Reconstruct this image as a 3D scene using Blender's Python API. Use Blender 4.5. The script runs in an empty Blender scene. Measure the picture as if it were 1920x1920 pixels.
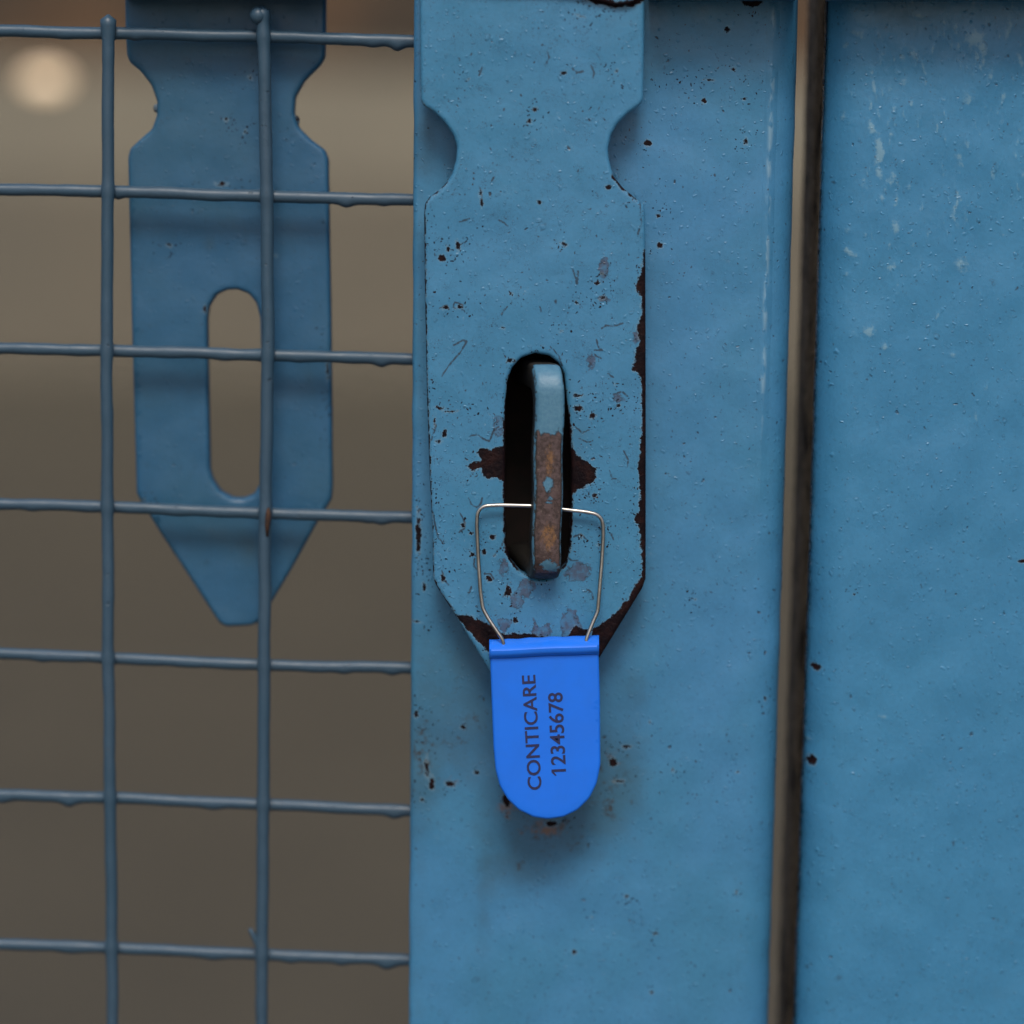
import bpy, math, random
import numpy as np
from mathutils import Vector, Matrix
from mathutils.geometry import delaunay_2d_cdt

sc = bpy.context.scene
sc.cycles.max_bounces = 5
sc.cycles.use_adaptive_sampling = True; sc.cycles.adaptive_threshold = 0.02
random.seed(4); rng = np.random.default_rng(7)

# ------------------------------------------------------------------ camera
F = 5000.0            # focal length in photo pixels (photo is 1920 px wide, 0.1 mm per px at the strap)
D = 0.5
TH = math.radians(7.3); RO = math.radians(0.87)
fwd = np.array([0, math.cos(TH), -math.sin(TH)])
r0 = np.array([1.0, 0, 0]); u0 = np.array([0, math.sin(TH), math.cos(TH)])
RT = r0*math.cos(RO) + u0*math.sin(RO)
UP = -r0*math.sin(RO) + u0*math.cos(RO)
CAM = -fwd*D
cd = bpy.data.cameras.new('camera'); cam = bpy.data.objects.new('camera', cd)
sc.collection.objects.link(cam); sc.camera = cam
cam.matrix_world = Matrix(((RT[0], UP[0], -fwd[0], CAM[0]), (RT[1], UP[1], -fwd[1], CAM[1]),
                           (RT[2], UP[2], -fwd[2], CAM[2]), (0, 0, 0, 1)))
cd.sensor_width = 36; cd.lens = F/1920*36
cd.clip_start = 0.02; cd.clip_end = 200
cd.dof.use_dof = True; cd.dof.focus_distance = D-0.001; cd.dof.aperture_fstop = 5.4

# ------------------------------------------------------------------ light
w = bpy.data.worlds.new("World"); sc.world = w; w.use_nodes = True
nt = w.node_tree; nt.nodes.clear()
sky = nt.nodes.new('ShaderNodeTexSky'); sky.sky_type = 'NISHITA'; sky.sun_disc = False
SUN_EL = math.radians(52); SUN_AZ = math.radians(0)      # in front of the gate, high, a little to the left
sky.sun_elevation = SUN_EL
sky.sun_rotation = math.pi + SUN_AZ*-1
sky.dust_density = 4.0; sky.ozone_density = 0.6; sky.air_density = 1.0
bg = nt.nodes.new('ShaderNodeBackground'); bg.inputs['Strength'].default_value = 0.09
out = nt.nodes.new('ShaderNodeOutputWorld')
nt.links.new(sky.outputs[0], bg.inputs[0]); nt.links.new(bg.outputs[0], out.inputs[0])
sl = bpy.data.lights.new('sun', 'SUN'); sl.energy = 1.4; sl.angle = math.radians(20); sl.color = (1, 0.96, 0.9)
so = bpy.data.objects.new('sun', sl); sc.collection.objects.link(so)
sd = Vector((math.sin(SUN_AZ)*math.cos(SUN_EL), -math.cos(SUN_AZ)*math.cos(SUN_EL), math.sin(SUN_EL)))
so.rotation_euler = sd.to_track_quat('Z', 'Y').to_euler()
vs = sc.view_settings
vs.view_transform = 'Standard'; vs.look = 'None'; vs.gamma = 1; vs.use_curve_mapping = False
vs.exposure = 0.30

# ------------------------------------------------------------------ helpers
def at(px, py, Y=0.0):
    """photo pixel -> world points (m) on the plane y = Y (m). Vectorised."""
    px = np.asarray(px, float); py = np.asarray(py, float)
    d = fwd[None, :] + ((px.reshape(-1, 1)-960)/F)*RT[None, :] + ((960-py.reshape(-1, 1))/F)*UP[None, :]
    Yv = np.broadcast_to(np.asarray(Y, float).reshape(-1) if np.ndim(Y) else np.array([Y]), (d.shape[0],))
    t = (Yv-CAM[1])/d[:, 1]
    return CAM[None, :] + d*t[:, None]

def pix(P):
    q = np.asarray(P)-CAM[None, :]
    z = q@fwd
    return 960+F*(q@RT)/z, 960-F*(q@UP)/z

def mesh_obj(name, V, Fc, mat, parent=None, base=(0, 0, 0), smooth=True, attrs=None):
    me = bpy.data.meshes.new(name)
    V = np.asarray(V, float)-np.asarray(base, float)[None, :]
    me.from_pydata([tuple(v) for v in V], [], [tuple(int(i) for i in f) for f in Fc])
    me.update()
    if smooth:
        me.polygons.foreach_set('use_smooth', [True]*len(me.polygons))
    if attrs:
        for k, a in attrs.items():
            at_ = me.attributes.new(k, 'FLOAT', 'POINT'); at_.data.foreach_set('value', np.asarray(a, np.float32))
    o = bpy.data.objects.new(name, me); sc.collection.objects.link(o)
    if mat: me.materials.append(mat)
    if parent: o.parent = parent
    return o

def thing(name, label, cat, loc=(0, 0, 0), group=None):
    o = bpy.data.objects.new(name, None); sc.collection.objects.link(o)
    o.location = loc; o.empty_display_size = 0.01
    o['label'] = label; o['category'] = cat
    if group: o['group'] = group
    return o

def resample(P, step, closed=True):
    P = np.asarray(P, float)
    Q = np.vstack([P, P[:1]]) if closed else P
    out_ = []
    for a, b in zip(Q[:-1], Q[1:]):
        n = max(1, int(round(np.linalg.norm(b-a)/step)))
        for i in range(n): out_.append(a+(b-a)*i/n)
    if not closed: out_.append(Q[-1])
    return np.array(out_)

def chaikin(P, it=2, closed=True):
    for _ in range(it):
        if closed:
            N = np.roll(P, -1, 0)
            P = np.stack([P*.75+N*.25, P*.25+N*.75], 1).reshape(-1, 2)
        else:
            A, B = P[:-1], P[1:]
            M = np.stack([A*.75+B*.25, A*.25+B*.75], 1).reshape(-1, P.shape[1])
            P = np.vstack([P[:1], M, P[-1:]])
    return P

def arc_resample(P, step):
    Q = np.vstack([P, P[:1]])
    s = np.r_[0, np.cumsum(np.linalg.norm(np.diff(Q, axis=0), axis=1))]
    n = int(s[-1]/step); t = np.linspace(0, s[-1], n, endpoint=False)
    return np.stack([np.interp(t, s, Q[:, k]) for k in range(Q.shape[1])], 1)

def smooth_loop(P, corner=10, step=3):
    return arc_resample(chaikin(resample(P, corner), 3), step)

def inside(P, poly):
    x, y = P[:, 0], P[:, 1]; c = np.zeros(len(P), bool)
    n = len(poly); j = n-1
    for i in range(n):
        xi, yi = poly[i]; xj, yj = poly[j]
        m = ((yi > y) != (yj > y))
        if m.any():
            xx = (xj-xi)*(y[m]-yi)/(yj-yi)+xi
            mm = np.zeros(len(P), bool); mm[m] = x[m] < xx
            c ^= mm
        j = i
    return c

def pdist(P, poly, closed=True):
    """distance of points to a polyline"""
    P = np.asarray(P, float); poly = np.asarray(poly, float)
    best = np.full(len(P), 1e9)
    n = len(poly)
    for i in range(n if closed else n-1):
        a = poly[i]; b = poly[(i+1) % n]; ab = b-a; L = ab@ab+1e-12
        t = np.clip(((P-a)@ab)/L, 0, 1)
        best = np.minimum(best, np.linalg.norm(P-(a+t[:, None]*ab), axis=1))
    return best

def sdf(P, poly):
    d = pdist(P, poly)
    return np.where(inside(P, poly), -d, d)

def ell(P, cx, cy, rx, ry, a=0):
    dx, dy = P[:, 0]-cx, P[:, 1]-cy
    ca, sa = math.cos(math.radians(a)), math.sin(math.radians(a))
    u, v = dx*ca+dy*sa, -dx*sa+dy*ca
    return (np.sqrt((u/rx)**2+(v/ry)**2)-1)*min(rx, ry)

def gauss(P, cx, cy, rx, ry):
    return np.exp(-(((P[:, 0]-cx)/rx)**2+((P[:, 1]-cy)/ry)**2))

def sn(x, y, s, seed=0):
    """cheap smooth pseudo noise, about -1..1"""
    x = np.asarray(x)/s; y = np.asarray(y)/s; k = seed*1.7
    return (np.sin(x*1.3+1.9*np.sin(y*.9+k)+k)+np.sin(y*1.7-1.3*np.sin(x*1.1+2*k)+.5*k)+np.sin((x+y)*.8+k*3))/3

def plate(outline, holes, Yf, thick, r, step=3.0, grid=4.0, wav=0.0, seed=1, flat_sides=2):
    """thick plate with rounded front edges; outline/holes in photo px on plane y=Yf.
    returns V (world), faces, design pixel coords"""
    loops = [smooth_loop(outline, 9, step)]+[smooth_loop(h, 7, step) for h in holes]
    mm = []
    for i, L in enumerate(loops):
        W = at(L[:, 0], L[:, 1], Yf)
        Q = W[:, [0, 2]]*1000
        mm.append(Q)
    area = lambda Q: 0.5*np.sum(Q[:, 0]*np.roll(Q[:, 1], -1)-np.roll(Q[:, 0], -1)*Q[:, 1])
    V = []; Fc = []; inner = []
    rm = r*1000; nA = 5
    for i, Q in enumerate(mm):
        if (area(Q) < 0) == (i == 0): Q = Q[::-1].copy()      # outer ccw, holes cw: material on the left
        T = np.roll(Q, -1, 0)-np.roll(Q, 1, 0); T /= np.linalg.norm(T, axis=1)[:, None]
        N = np.stack([-T[:, 1], T[:, 0]], 1)
        n = len(Q)
        rows = [(0.0, thick*1000)]
        for k in range(1, flat_sides): rows.append((0.0, thick*1000+(rm-thick*1000)*k/flat_sides))
        rows += [(rm*(1-math.cos(a)), rm*(1-math.sin(a))) for a in np.linspace(0, math.pi/2, nA)]
        prev = None
        for (o_, yy) in rows:
            R = Q+N*o_; b = len(V)
            V += [(p[0]/1000, Yf+yy/1000, p[1]/1000) for p in R]
            if prev is not None:
                for j in range(n):
                    j2 = (j+1) % n
                    Fc.append((prev+j, prev+j2, b+j2, b+j))
            else:
                back0 = b
            prev = b
        inner.append((prev, Q+N*rm, back0, Q))
    # grid points
    gm = grid*0.1
    A = inner[0][1]; mn, mx = A.min(0), A.max(0)
    gx, gy = np.meshgrid(np.arange(mn[0], mx[0], gm), np.arange(mn[1], mx[1], gm*0.866))
    gx = gx+(np.arange(gx.shape[0])[:, None] % 2)*gm*0.5
    G = np.stack([gx.ravel(), gy.ravel()], 1)
    ok = inside(G, A)
    for (_, H, _, _) in inner[1:]: ok &= ~inside(G, H)
    G = G[ok]
    dmin = np.full(len(G), 1e9)
    for (_, H, _, _) in inner: dmin = np.minimum(dmin, pdist(G, H))
    G = G[dmin > gm*0.55]
    def cap(key, pts_extra, yy, flip):
        P2 = []; E = []; idx = []
        for it in inner:
            b = len(P2); L = it[key]; n = len(L)
            P2 += [tuple(p) for p in L]; E += [(b+j, b+(j+1) % n) for j in range(n)]
            idx += [it[0 if key == 1 else 2]+j for j in range(n)]
        b0 = len(V)
        for p in pts_extra:
            idx.append(len(V)); V.append((p[0]/1000, yy, p[1]/1000)); P2.append(tuple(p))
        vo, eo, fo, ov, oe, of = delaunay_2d_cdt([Vector(p) for p in P2], E, [], 0, 1e-6)
        vm = [idx[ov[i][0]] if len(ov[i]) else None for i in range(len(vo))]
        C = np.array([[sum(vo[i][0] for i in f)/3, sum(vo[i][1] for i in f)/3] for f in fo])
        k = inside(C, inner[0][key])
        for it in inner[1:]: k &= ~inside(C, it[key])
        for f, kk in zip(fo, k):
            if not kk: continue
            t = [vm[i] for i in f]
            if None in t or len(set(t)) < 3: continue
            Fc.append(tuple(t) if not flip else tuple(t[::-1]))
    cap(1, G, Yf, False)
    cap(3, [], Yf+thick, True)
    V = np.array(V)
    # fix orientation of side quads is done by recalc later
    px, py = pix(V)
    if wav:
        front = V[:, 1] < Yf+thick*0.95
        V[front, 1] += wav*(sn(px[front], py[front], 60, seed)*.6+sn(px[front], py[front], 22, seed+3)*.4)
    return V, Fc, np.stack([px, py], 1)

def recalc(o):
    import bmesh
    bm = bmesh.new(); bm.from_mesh(o.data); bmesh.ops.recalc_face_normals(bm, faces=bm.faces[:]); bm.to_mesh(o.data); bm.free()

def tube(path, rad, nseg=14, caps=True):
    """path Nx3; rad(i, s, ang, frame)->radius"""
    P = np.asarray(path, float); n = len(P)
    T = np.gradient(P, axis=0); T /= np.linalg.norm(T, axis=1)[:, None]
    up = np.array([0, -1.0, 0])
    V = []; Fc = []
    s = np.r_[0, np.cumsum(np.linalg.norm(np.diff(P, axis=0), axis=1))]
    for i in range(n):
        a = up-T[i]*(up@T[i]); a /= np.linalg.norm(a); b = np.cross(T[i], a)
        for k in range(nseg):
            an = 2*math.pi*k/nseg; d = a*math.cos(an)+b*math.sin(an)
            V.append(P[i]+d*rad(i, s[i], d, P[i]))
    for i in range(n-1):
        for k in range(nseg):
            k2 = (k+1) % nseg
            Fc.append((i*nseg+k, i*nseg+k2, (i+1)*nseg+k2, (i+1)*nseg+k))
    if caps:
        Fc.append(tuple(range(nseg))[::-1]); Fc.append(tuple((n-1)*nseg+k for k in range(nseg)))
    return np.array(V), Fc

# ------------------------------------------------------------------ materials
class NT:
    def __init__(s, name):
        s.m = bpy.data.materials.new(name); s.m.use_nodes = True; s.t = s.m.node_tree; s.t.nodes.clear()
        s.out = s.n('ShaderNodeOutputMaterial'); s.b = s.n('ShaderNodeBsdfPrincipled'); s.l(s.b.outputs[0], s.out.inputs[0])
    def n(s, t, **k):
        x = s.t.nodes.new(t)
        for a, v in k.items(): setattr(x, a, v)
        return x
    def l(s, a, b): s.t.links.new(a, b)
    def put(s, sock, v):
        if hasattr(v, 'is_output') or isinstance(v, bpy.types.NodeSocket): s.l(v, sock)
        elif isinstance(v, (tuple, list)) and len(v) == 3 and sock.type == 'RGBA': sock.default_value = (*v, 1)
        else: sock.default_value = v
    def math(s, op, a, b=0.0, c=0.0, clamp=False):
        x = s.n('ShaderNodeMath', operation=op, use_clamp=clamp)
        s.put(x.inputs[0], a); s.put(x.inputs[1], b)
        if op in ('MULTIPLY_ADD', 'WRAP', 'COMPARE'): s.put(x.inputs[2], c)
        return x.outputs[0]
    def ramp(s, v, lo, hi, a=0.0, b=1.0, kind='SMOOTHSTEP'):
        x = s.n('ShaderNodeMapRange', interpolation_type=kind)
        s.put(x.inputs['Value'], v); s.put(x.inputs['From Min'], lo); s.put(x.inputs['From Max'], hi)
        s.put(x.inputs['To Min'], a); s.put(x.inputs['To Max'], b)
        return x.outputs['Result']
    def mix(s, f, a, b):
        x = s.n('ShaderNodeMix', data_type='RGBA'); s.put(x.inputs[0], f); s.put(x.inputs[6], a); s.put(x.inputs[7], b)
        return x.outputs[2]
    def mm(s, sx=1.0, sy=1.0, sz=1.0):
        tc = s.n('ShaderNodeTexCoord'); v = s.n('ShaderNodeVectorMath', operation='MULTIPLY')
        s.l(tc.outputs['Object'], v.inputs[0]); v.inputs[1].default_value = (1000*sx, 1000*sy, 1000*sz)
        return v.outputs[0]
    def noise(s, v, sc_, det=3.0, ro=0.5, dist=0.0, off=0.0):
        if off:
            a = s.n('ShaderNodeVectorMath', operation='ADD'); s.l(v, a.inputs[0]); a.inputs[1].default_value = (off, off*1.3, off*.7); v = a.outputs[0]
        x = s.n('ShaderNodeTexNoise'); s.l(v, x.inputs['Vector']); x.inputs['Scale'].default_value = sc_
        x.inputs['Detail'].default_value = det; x.inputs['Roughness'].default_value = ro; x.inputs['Distortion'].default_value = dist
        return x.outputs['Fac']
    def voro(s, v, sc_, feature='F1', off=0.0):
        if off:
            a = s.n('ShaderNodeVectorMath', operation='ADD'); s.l(v, a.inputs[0]); a.inputs[1].default_value = (off, off*1.3, off*.7); v = a.outputs[0]
        x = s.n('ShaderNodeTexVoronoi', feature=feature); s.l(v, x.inputs['Vector']); x.inputs['Scale'].default_value = sc_
        sp = s.n('ShaderNodeSeparateColor'); s.l(x.outputs['Color'], sp.inputs[0])
        return x.outputs['Distance'], sp.outputs[0], sp.outputs[1]
    def attr(s, name):
        x = s.n('ShaderNodeAttribute', attribute_name=name); return x.outputs['Fac']

def flatten_y(s, v):
    """keep bumps from stretching: plain vector"""
    return v

def paint(name, base, base2, rough=0.36, rust=True, specks=1.0, pimples=1.0, curls=1.0, streaks=0.0,
          rustcol=((0.007, 0.004, 0.006), (0.020, 0.008, 0.008)), grime=0.5, wave=1.0, rgain=1.0, ridge=False, scratches=False):
    s = NT(name); v = s.mm()
    # warp so that marks lose their round, regular look
    wn = s.n('ShaderNodeTexNoise'); s.l(v, wn.inputs['Vector']); wn.inputs['Scale'].default_value = 0.9; wn.inputs['Detail'].default_value = 0
    wv = s.n('ShaderNodeVectorMath', operation='MULTIPLY_ADD'); s.l(wn.outputs['Color'], wv.inputs[0])
    wv.inputs[1].default_value = (1.1, 1.1, 1.1); s.l(v, wv.inputs[2]); vw = wv.outputs[0]
    big = s.noise(v, 0.035, 3, 0.5); mid = s.noise(v, 0.22, 4, 0.6, off=11)
    fine = s.noise(v, 1.6, 4, 0.65, off=5)
    col = s.mix(s.ramp(big, 0.35, 0.65), base, base2)
    # patchy fading and thin dirt film
    col = s.mix(s.ramp(mid, 0.45, 0.75, 0, 0.13), col, tuple(min(1, c*1.25+0.01) for c in base))
    col = s.mix(s.ramp(mid, 0.52, 0.28, 0, 0.15), col, (base[0]*0.75, base[1]*0.72, base[2]*0.68))
    col = s.mix(s.ramp(fine, 0.3, 0.7, 0.12, 0), col, (0.03, 0.055, 0.07))
    h = s.math('MULTIPLY', s.noise(v, 0.07, 1, 0.4, off=3), 0.9*wave)
    h = s.math('ADD', h, s.math('MULTIPLY', s.noise(v, 0.5, 2, 0.5, off=23), 0.055*wave))
    h = s.math('ADD', h, s.math('MULTIPLY', s.noise(v, 1.6, 1, 0.5, off=5), 0.012))
    # pimples and blisters in the thick paint
    for (scl, r, keep, amp, off) in ((0.28, 0.24, 0.55, 0.14, 0), (0.80, 0.36, 0.40, 0.08, 31), (0.50, 0.26, 0.50, 0.12, 57)):
        d, ra, rb = s.voro(vw, scl, off=off+0.01)
        rr = s.math('MULTIPLY', ra, r)
        dome = s.ramp(d, 0.0, s.math('ADD', rr, 0.02), 1, 0)
        dome = s.math('MULTIPLY', dome, s.math('GREATER_THAN', rb, keep))
        h = s.math('ADD', h, s.math('MULTIPLY', dome, amp*pimples))
        # dirt that catches at the foot of a blister
        ringm = s.math('MULTIPLY', s.ramp(d, s.math('MULTIPLY', rr, 0.55), rr, 0, 1), s.ramp(d, rr, s.math('ADD', rr, 0.06), 1, 0))
        ringm = s.math('MULTIPLY', ringm, s.math('GREATER_THAN', rb, keep+(1-keep)*0.55))
        col = s.mix(s.math('MULTIPLY', s.math('MULTIPLY', ringm, s.ramp(fine, 0.42, 0.58)), 0.75*grime*pimples, clamp=True), col, (0.018, 0.022, 0.03))
    # pits and specks
    if specks:
        zone = s.ramp(s.noise(v, 0.06, 3, 0.6, off=77), 0.42, 0.66)
        for (scl, r, keep, off) in ((0.55, 0.15, 0.56, 101), (1.3, 0.24, 0.64, 131), (0.22, 0.075, 0.40, 171)):
            d, ra, rb = s.voro(vw, scl, off=off)
            m = s.ramp(d, s.math('MULTIPLY', ra, r*0.7), s.math('ADD', s.math('MULTIPLY', ra, r), 0.05), 1, 0)
            m = s.math('MULTIPLY', m, s.math('GREATER_THAN', s.math('ADD', rb, s.math('MULTIPLY', zone, 0.22)), keep+0.16))
            col = s.mix(s.math('MULTIPLY', m, 0.85*specks, clamp=True), col, (0.022, 0.02, 0.026))
            if scl == 0.55: h = s.math('ADD', h, s.math('MULTIPLY', m, -0.09))
    if curls:
        a = s.noise(v, 0.55, 2, 0.5, 1.6, off=203)
        line = s.ramp(s.math('ABSOLUTE', s.math('SUBTRACT', a, 0.5)), 0.0, 0.010, 1, 0)
        gate = s.ramp(s.noise(v, 0.33, 2, 0.6, off=251), 0.52, 0.58)
        m = s.math('MULTIPLY', line, gate)
        col = s.mix(s.math('MULTIPLY', m, 0.65*curls, clamp=True), col, (0.02, 0.022, 0.03))
        a3 = s.noise(v, 1.1, 2, 0.5, 2.2, off=503)
        m3 = s.math('MULTIPLY', s.ramp(s.math('ABSOLUTE', s.math('SUBTRACT', a3, 0.5)), 0.0, 0.022, 1, 0), s.ramp(s.noise(v, 0.16, 3, 0.6, off=551), 0.56, 0.62))
        m3 = s.math('MULTIPLY', m3, s.ramp(fine, 0.42, 0.56))
        col = s.mix(s.math('MULTIPLY', m3, 0.7*curls, clamp=True), col, (0.018, 0.018, 0.026))
        # pale scuffs
        a2 = s.noise(v, 0.25, 2, 0.5, 1.0, off=303)
        l2 = s.ramp(s.math('ABSOLUTE', s.math('SUBTRACT', a2, 0.52)), 0.0, 0.006, 1, 0)
        g2 = s.ramp(s.noise(v, 0.2, 3, 0.6, off=351), 0.60, 0.68)
        col = s.mix(s.math('MULTIPLY', s.math('MULTIPLY', l2, g2), 0.35*curls), col, (0.36, 0.48, 0.55))
    rgh = s.ramp(mid, 0.2, 0.8, rough-0.07, rough+0.1)
    if scratches:
        sv = s.math('ADD', s.attr('scratch'), s.math('MULTIPLY', s.math('SUBTRACT', s.noise(v, 1.1, 3, .6, off=611), .5), 3.5))
        col = s.mix(s.ramp(sv, 1.3, 2.6, 0.8, 0), col, (0.022, 0.022, 0.03))
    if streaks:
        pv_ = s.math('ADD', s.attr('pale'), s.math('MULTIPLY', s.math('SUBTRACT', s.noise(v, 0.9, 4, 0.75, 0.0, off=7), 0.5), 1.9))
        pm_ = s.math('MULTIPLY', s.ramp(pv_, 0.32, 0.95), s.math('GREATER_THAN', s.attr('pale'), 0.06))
        col = s.mix(s.math('MULTIPLY', pm_, 0.7*streaks, clamp=True), col, (0.20, 0.36, 0.46))  # pale drip marks, with small glints painted in as colour
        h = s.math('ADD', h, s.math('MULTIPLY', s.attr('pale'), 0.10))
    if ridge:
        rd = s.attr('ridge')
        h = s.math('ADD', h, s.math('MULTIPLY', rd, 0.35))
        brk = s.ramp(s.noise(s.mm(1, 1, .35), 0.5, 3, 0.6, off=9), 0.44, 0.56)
        col = s.mix(s.math('MULTIPLY', s.math('MULTIPLY', s.ramp(rd, 0.35, 0.95), brk), 0.62), col, (0.26, 0.42, 0.54))  # highlight along the ridge, painted in as a broken paler line
    if rust:
        st = s.attr('stain_shade')
        stn = s.math('MULTIPLY', s.ramp(s.math('ADD', st, s.math('MULTIPLY', s.math('SUBTRACT', mid, 0.5), 0.9)), 0.15, 0.95), s.math('GREATER_THAN', st, 0.004))
        col = s.mix(s.math('MULTIPLY', stn, 0.48), col, (0.032, 0.062, 0.070))
        stn2 = s.math('MULTIPLY', s.ramp(s.math('ADD', st, s.math('MULTIPLY', s.math('SUBTRACT', s.noise(v, 0.5, 5, 0.7, off=61), 0.5), 2.2)), 0.92, 1.30), s.math('GREATER_THAN', st, 0.05))
        col = s.mix(s.math('MULTIPLY', stn2, 0.75), col, (0.040, 0.024, 0.010))
        og = s.attr('orange')
        col = s.mix(s.math('MULTIPLY', s.ramp(s.math('ADD', og, s.math('MULTIPLY', s.math('SUBTRACT', s.noise(v, 0.7, 4, .7, off=93), .5), 2.4)), 0.45, 1.25), 0.7), col, (0.20, 0.085, 0.022))
        pr = s.attr('primer')
        jag = s.noise(v, 0.9, 4, 0.72, off=17)
        pv = s.math('ADD', pr, s.math('MULTIPLY', s.math('SUBTRACT', jag, 0.5), 34.0))
        pm = s.ramp(pv, -0.7, 0.7, 1, 0)
        col = s.mix(s.math('MULTIPLY', pm, s.ramp(s.noise(v, .6, 4, .7, off=87), .35, .6, .25, .85)), col, (0.062, 0.075, 0.125))
        ol = s.math('MULTIPLY', s.ramp(s.math('ABSOLUTE', pv), 0.4, 2.2, 1, 0), s.ramp(jag, 0.4, 0.55))
        col = s.mix(s.math('MULTIPLY', ol, 0.8), col, (0.022, 0.02, 0.026))
        ru = s.attr('rust')
        j2 = s.noise(v, 0.75, 4, 0.75, 0.0, off=41)
        rv = s.math('ADD', ru, s.math('MULTIPLY', s.math('SUBTRACT', j2, 0.5), 16.0*rgain))
        rm = s.ramp(rv, -0.9, 0.9, 1, 0)
        # crumbs of bare metal scattered close to a bare patch
        d, ra, rb = s.voro(vw, 1.7, off=401)
        near = s.ramp(ru, 2.0, 26.0, 0.62, 0.0, 'LINEAR')
        cr = s.math('MULTIPLY', s.math('LESS_THAN', rb, s.math('MULTIPLY', near, s.ramp(s.noise(v, 0.12, 3, .6, off=409), 0.42, 0.62))), s.ramp(d, 0.22, 0.34, 1, 0))
        rm2 = s.math('MAXIMUM', rm, cr)
        rc = s.mix(s.ramp(s.noise(v, 0.35, 5, 0.7, off=53), 0.42, 0.68), rustcol[0], rustcol[1])
        rc = s.mix(s.ramp(s.noise(v, 1.5, 3, 0.6, off=59), 0.60, 0.76, 0, 0.4), rc, (0.060, 0.032, 0.032))
        col = s.mix(rm2, col, rc)
        h = s.math('ADD', h, s.math('MULTIPLY', rm, -0.16))
        h = s.math('ADD', h, s.math('MULTIPLY', s.math('MULTIPLY', rm, s.noise(v, 1.4, 2, 0.7, off=71)), 0.20))
        lip = s.math('MULTIPLY', s.ramp(rv, 0.2, 2.6, 1, 0), s.ramp(rv, -0.9, 0.9, 0, 1))
        col = s.mix(s.math('MULTIPLY', lip, 0.35), col, (0.25, 0.36, 0.42))  # pale rim: edge highlight of the chips painted into the colour
        rgh = s.mix(rm2, rgh, (0.62, 0.62, 0.62))
    bp = s.n('ShaderNodeBump'); bp.inputs['Strength'].default_value = 1.0; bp.inputs['Distance'].default_value = 0.001
    s.l(h, bp.inputs['Height']); s.l(bp.outputs[0], s.b.inputs['Normal'])
    s.put(s.b.inputs['Base Color'], col); s.put(s.b.inputs['Roughness'], rgh)
    s.put(s.b.inputs['Specular IOR Level'], s.ramp(rm2, 0, 1, 0.45, 0.10) if rust else 0.45)
    return s.m

BL_H = (0.056, 0.222, 0.400); BL_H2 = (0.048, 0.212, 0.375)
BL_S = (0.056, 0.220, 0.415); BL_S2 = (0.050, 0.212, 0.375)
BL_P = (0.050, 0.225, 0.410); BL_P2 = (0.046, 0.212, 0.395)
M_hasp = paint('hasp_paint', BL_H, BL_H2, rough=0.30, specks=1.0, pimples=1.0, curls=1.25, rgain=1.25, scratches=True)
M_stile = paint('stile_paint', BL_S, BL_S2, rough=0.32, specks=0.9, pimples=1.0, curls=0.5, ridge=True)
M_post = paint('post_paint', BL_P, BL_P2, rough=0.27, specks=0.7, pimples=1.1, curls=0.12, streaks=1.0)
M_back = paint('strap_paint', (0.024, 0.108, 0.215), (0.026, 0.106, 0.190), rough=0.40, specks=0.3, pimples=0.8, curls=0.1)
M_wire = paint('wire_paint', (0.042, 0.084, 0.130), (0.036, 0.080, 0.126), rough=0.40, rust=False, specks=0.4, pimples=0.3, curls=0, wave=0.3)
M_bar = paint('bar_paint', BL_S, BL_S2, rust=False)

def bare(name):
    s = NT(name); v = s.mm(1, 1, .6)
    n = s.noise(v, 0.9, 6, 0.8, 0.3); n2 = s.noise(v, 0.12, 4, .6, off=9)
    c = s.mix(s.ramp(n, 0.35, 0.62), (0.09, 0.07, 0.055), (0.48, 0.38, 0.28))
    c = s.mix(s.ramp(n2, 0.5, 0.68), c, (0.06, 0.055, 0.05))
    c = s.mix(s.ramp(s.noise(v, 0.3, 4, .7, off=29), 0.56, 0.62), c, (0.012, 0.012, 0.014))
    s.put(s.b.inputs['Base Color'], c); s.b.inputs['Roughness'].default_value = 0.95; s.b.inputs['Specular IOR Level'].default_value = 0.1
    bp = s.n('ShaderNodeBump'); bp.inputs['Distance'].default_value = 0.0006; s.l(n, bp.inputs['Height']); s.l(bp.outputs[0], s.b.inputs['Normal'])
    return s.m
M_bare = bare('bare_rusty_edge')

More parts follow.
